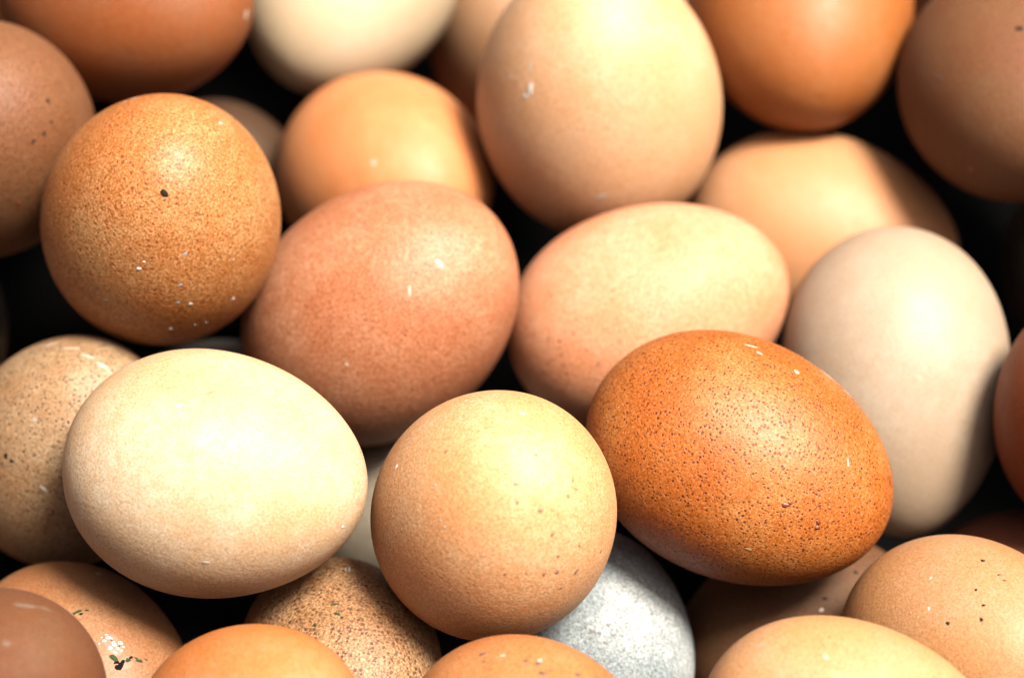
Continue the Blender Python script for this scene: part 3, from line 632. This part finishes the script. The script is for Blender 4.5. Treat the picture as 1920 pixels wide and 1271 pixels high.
EGG_LOOK = {
    #            colours, pores
    'A': dict(col=(208, 134, 70), bloom=(222, 170, 112), amount=0.9, density=0.85, size=.32, scale=1150, grain=0.7, pore=(96, 40, 14), rough=0.52),
    'B': dict(col=(204, 130, 88), bloom=(222, 164, 126), amount=0.85, size=0.24, scale=1250, grain=0.6, pore=(120, 58, 34), density=0.7),
    'C': dict(col=(238, 196, 148), bloom=(247, 226, 194), amount=.1, size=.2, grain=0.32, freckle=0.12, pore=(150, 110, 80), rough=0.6),
    'D': dict(col=(250, 182, 122), bloom=(252, 210, 160), amount=0.45, size=.24, scale=1100, grain=0.42, freckle=0.3, pore=(150, 84, 50), density=0.6, rough=0.6),
    'E': dict(col=(204, 114, 38), bloom=(220, 150, 82), amount=1.0, density=1.0, size=0.31, scale=1450, grain=.5, pore=(58, 20, 8), rough=0.54),
    'F': dict(col=(240, 164, 118), bloom=(246, 194, 156), amount=0.8, size=.22, scale=900, grain=0.4, freckle=0.3, pore=(150, 78, 42), density=0.7),
    'G': dict(col=(200, 174, 146), bloom=(208, 190, 168), amount=.06, grain=.15),
    'H': dict(col=(242, 188, 138), bloom=(246, 206, 166), amount=.06, grain=0.35),
    'I': dict(col=(234, 150, 92), bloom=(238, 170, 116), amount=.05, grain=.15),
    'J': dict(col=(170, 94, 38), bloom=(158, 102, 60), amount=.1, grain=.3, rough=0.68),  # orange-brown, dimmed in colour to paint in a darker corner
    'K': dict(col=(142, 90, 50), bloom=(148, 106, 68), amount=0.95, size=.24, scale=1000, grain=.6, freckle=.3, pore=(84, 44, 26), density=0.8, rough=0.66),  # brown dimmed further, so the left side of the view darkens
    'L': dict(col=(222, 196, 160), bloom=(230, 210, 180), amount=.03, grain=.1),
    'M': dict(col=(190, 142, 102), amount=.03, grain=.15, bloom=(196, 156, 120)),
    'N': dict(col=(194, 116, 52), bloom=(198, 130, 76), amount=.05, grain=.2),
    'O': dict(col=(134, 81, 40), bloom=(136, 96, 58), amount=.1, grain=.35, rough=0.75),  # grey-brown with the darkening of the top right corner added to it
    'P': dict(col=(220, 158, 108), bloom=(228, 176, 134), amount=.05, grain=.15),
    'Q': dict(col=(178, 84, 26), bloom=(182, 100, 42), amount=.1, grain=.25),
    'R': dict(col=(184, 142, 100), bloom=(200, 172, 136), amount=1.0, density=1.0, size=0.34, scale=1500, grain=.45, pore=(46, 26, 12)),
    'S': dict(col=(172, 116, 72), bloom=(182, 136, 96), amount=0.3, grain=.35, freckle=.08, density=0.5),
    'T': dict(col=(128, 74, 33), bloom=(122, 86, 50), amount=.1, grain=.3, rough=0.8),  # dull brown, corner darkening put into the colour as well
    'U': dict(col=(224, 138, 70), bloom=(222, 158, 108), amount=0.25, grain=.3),
    'V': dict(col=(176, 128, 84), bloom=(204, 166, 122), amount=0.95, density=1.0, size=.36, scale=1100, grain=.8, freckle=.3, pore=(56, 30, 14)),
    'W': dict(col=(214, 138, 80), bloom=(222, 160, 106), amount=0.6, size=.25, scale=800, grain=.4, freckle=.4, pore=(96, 56, 40), density=0.6),
    'X': dict(col=(150, 160, 162), bloom=(230, 232, 228), amount=0.7, size=0.36, scale=900, grain=0.8, freckle=0.6, pore=(96, 94, 92), density=0.7, rough=0.9),
    'Y': dict(col=(186, 172, 150), amount=.5, size=.22, scale=600, grain=.4, freckle=.3, pore=(90, 66, 48)),
    'Z': dict(col=(206, 150, 98), bloom=(208, 164, 126), amount=0.35, size=.2, scale=700, grain=.3, freckle=.12, pore=(110, 66, 40)),
    'AA': dict(col=(226, 168, 112), bloom=(224, 180, 138), amount=0.3, size=.22, scale=900, grain=.35, pore=(150, 92, 56)),
    'BB': dict(col=(112, 70, 32), bloom=(122, 88, 54), amount=.3, grain=.4, freckle=.2, rough=0.75),  # brown lowered to carry the shade of its deep gap
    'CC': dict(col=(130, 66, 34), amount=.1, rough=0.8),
    'EE': dict(col=(92, 66, 44), amount=.1, grain=.3),  # gap shade painted into the shell colour
    'FF': dict(col=(78, 74, 70), amount=.1, grain=.3),  # darkened shell colour stands in for shade between the eggs
    'GG': dict(col=(70, 66, 60), amount=.1),  # pale shell coloured dark, as if in deep shade
    'HH': dict(col=(44, 36, 30), amount=.1),  # shadow put into the colour, hence nearly black
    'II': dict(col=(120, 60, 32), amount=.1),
}
EGG_NAME = {'A': ('brown_egg', 'round rust-brown egg with pitted shell, white specks and one dark fleck, upper left'),
    'B': ('pink_egg', 'pinkish brown tilted egg with a small pale blue smear, centre of the heap'),
    'C': ('cream_egg', 'large pale cream egg lying on its side, brightest egg at lower left'),
    'D': ('tan_egg', 'round golden tan egg with grey freckles on its lower right, bottom centre front'),
    'E': ('rusty_egg', 'glossy rust-orange egg densely peppered with dark pores, white scrapes along its top'),
    'F': ('peach_egg', 'peach egg lying sideways directly behind the rust-orange peppered egg'),
    'G': ('white_egg', 'matte off-white upright egg right of the peppered rust egg'),
    'H': ('tan_egg', 'largest golden tan egg standing upright at top with a white dropping'),
    'I': ('orange_egg', 'blurred plain orange egg tucked behind the pink egg and left of the largest egg'),
    'J': ('brown_egg', 'dark orange-brown egg at top left corner with one pale blue speck at its right edge'),
    'K': ('brown_egg', 'dull brown dark-spotted egg cut off by the left edge beside the pitted round egg'),
    'L': ('white_egg', 'blurred whitish egg cut off by the top edge left of the largest egg'),
    'M': ('tan_egg', 'blurred tan egg mostly hidden between the whitish top egg and the largest egg'),
    'N': ('orange_egg', 'blurred orange egg at the top edge right of the largest egg'),
    'O': ('brown_egg', 'dull grey-brown egg with two dark spots in the top right corner'),
    'P': ('tan_egg', 'blurred tan egg lying sideways behind the off-white upright egg'),
    'Q': ('orange_egg', 'dark orange egg cut off by the right edge beside the off-white upright egg'),
    'R': ('speckled_egg', 'tan egg covered in brown speckles with a chalky line across its top, left edge'),
    'S': ('brown_egg', 'soiled light brown egg with white and green-black droppings, bottom left'),
    'T': ('brown_egg', 'dull reddish brown egg with a grey dust smear in the bottom left corner'),
    'U': ('orange_egg', 'plain smooth light orange egg cut off by the bottom edge beside the soiled egg'),
    'V': ('speckled_egg', 'rough brown speckled egg with green flecks below and between the two front eggs'),
    'W': ('orange_egg', 'orange egg with large slate-grey spots cut off by the bottom edge at centre'),
    'X': ('white_egg', 'bluish white egg with fine dark speckles under the golden tan front egg'),
    'Y': ('white_egg', 'sliver of a greyish white egg in the gap between the cream and golden tan eggs'),
    'Z': ('tan_egg', 'light tan egg with scattered tiny dark dots at the lower right edge'),
    'AA': ('tan_egg', 'plain light tan egg lying sideways across the bottom edge at lower right'),
    'BB': ('brown_egg', 'shaded brown egg with a pale patch under the peppered rust egg'),
    'CC': ('brown_egg', 'dark reddish brown egg showing only its top behind the dotted tan egg at right edge'),
    'EE': ('brown_egg', 'shaded dull greyish brown egg deep behind the pitted round egg'),
    'FF': ('white_egg', 'shade-darkened grey egg sunk in the gap between the pitted round egg and the cream egg'),
    'GG': ('white_egg', 'shaded pale egg just showing at the left edge below the spotted brown egg'),
    'HH': ('brown_egg', 'shadowed egg at the right edge below the grey-brown corner egg'),
    'II': ('brown_egg', 'dark reddish egg peeping between two eggs at the top right edge')}

GROUP = "eggs heaped in the pile"
eggs = {}
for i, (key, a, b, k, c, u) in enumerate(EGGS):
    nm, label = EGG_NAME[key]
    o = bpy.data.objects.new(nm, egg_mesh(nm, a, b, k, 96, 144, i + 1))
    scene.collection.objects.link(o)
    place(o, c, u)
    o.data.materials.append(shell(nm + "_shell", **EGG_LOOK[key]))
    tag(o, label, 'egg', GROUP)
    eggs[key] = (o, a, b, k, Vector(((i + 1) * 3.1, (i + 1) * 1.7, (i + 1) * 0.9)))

# ------------------------------------------------------------------ marks that sit on the shells
def add_mark(bm, so, a, b, k, q, d, rx, ry, rise, seed):
    """A small uneven patch or crumb moulded onto the shell round local point q."""
    rnd = random.Random(seed)
    q = Vector(q)
    n = Vector((q.x / (a * a), q.y / (b * b), q.z / (b * b))).normalized()
    d = Vector(d); d = (d - n * d.dot(n)).normalized(); e = n.cross(d)
    nr, ns = 3, 14
    ph0 = rnd.uniform(0, 6.28)
    wob = [1 + 0.16 * math.sin(2 * t + ph0) + 0.10 * math.sin(3 * t + ph0 * 2.3) + rnd.uniform(-.12, .12) for t in [2 * math.pi * s / ns for s in range(ns)]]
    def on(p, lift):
        s = p.x / a
        rr = math.hypot(p.y, p.z); R0 = radius_at(p.x, a, b, k)
        # pull the point back to the shell along its normal
        for _ in range(4):
            t = max(-.999, min(.999, p.x / a))
            f = (p.x / a) ** 2 + (math.hypot(p.y, p.z) / (b * (1 - k * t))) ** 2 - 1
            p = p - n * (f * 0.5 * min(a, b))
        return p * uneven(p, so) + n * lift
    H = min(rx, ry) * rise
    def lift(f): return H * (1 - f * f) * rnd.uniform(.75, 1.1) + 0.00003 * (1 - f) - 0.00002 * (f > .99) + 0.00002 * (f <= .99)
    ctr = bm.verts.new(on(q, lift(0)))
    rings = []
    for r in range(1, nr + 1):
        f = r / nr
        ring = []
        for s in range(ns):
            t = 2 * math.pi * s / ns
            p = q + d * (rx * f * wob[s] * math.cos(t)) + e * (ry * f * wob[s] * math.sin(t))
            ring.append(bm.verts.new(on(p, lift(f))))
        rings.append(ring)
    for s in range(ns):
        bm.faces.new((ctr, rings[0][s], rings[0][(s + 1) % ns]))
    for r in range(nr - 1):
        for s in range(ns):
            bm.faces.new((rings[r][s], rings[r + 1][s], rings[r + 1][(s + 1) % ns], rings[r][(s + 1) % ns]))

def link_part(nm, bm, m, parent):
    me = bpy.data.meshes.new(nm); bm.to_mesh(me); bm.free()
    me.polygons.foreach_set("use_smooth", [True] * len(me.polygons))
    me.materials.append(m)
    o = bpy.data.objects.new(nm, me); scene.collection.objects.link(o)
    o.parent = parent
    return o

tiny = {}
for i, (key, q, d, rx, ry, kind, own) in enumerate(MARKS):
    o, a, b, k, so = eggs[key]
    if own:
        bm = bmesh.new()
        add_mark(bm, so, a, b, k, q, d, rx, ry, MARK_RISE[kind], i)
        link_part(MARK_NAMES[kind], bm, MARK_MATS[kind], o)
    else:
        bm = tiny.setdefault((key, kind), bmesh.new())
        add_mark(bm, so, a, b, k, q, d, rx, ry, MARK_RISE[kind], i)
for (key, kind), bm in tiny.items():
    p = link_part(MARK_NAMES[kind] + "s", bm, MARK_MATS[kind], eggs[key][0])
    p['kind'] = 'stuff'

# ------------------------------------------------------------------ eggs beneath and around the ones in view
base_me = egg_mesh("egg", 1.0, 1.0, 0.1, 32, 48, 77)
bmats = [shell("buried_shell", c, amount=.15) for c in ((196, 120, 66), (214, 154, 104), (176, 96, 52), (222, 186, 146))]
bmesh_by_mat = []
for m in bmats:
    me = base_me.copy(); me.materials.append(m); bmesh_by_mat.append(me)
for i, (a, b, c, u) in enumerate(BURIED):
    o = bpy.data.objects.new("egg", bmesh_by_mat[i % 4])
    scene.collection.objects.link(o)
    place(o, c, u)
    o.scale = (a, b, b)
    tag(o, 'egg buried under the visible eggs of the heap', 'egg', 'eggs buried deep in the heap')

# ------------------------------------------------------------------ unseen base under the heap, blackened so the gaps read as deep shade
bm = bmesh.new()
bmesh.ops.create_grid(bm, x_segments=8, y_segments=8, size=0.6)
me = bpy.data.meshes.new("ground"); bm.to_mesh(me); bm.free()
me.materials.append(matte("gap_shade_base", (9, 9, 9), 0.9, 0.3, 60, 0.3, 0.05))
g = bpy.data.objects.new("ground", me); scene.collection.objects.link(g)
g.location = (0, 0, -0.126)
g['kind'] = 'structure'
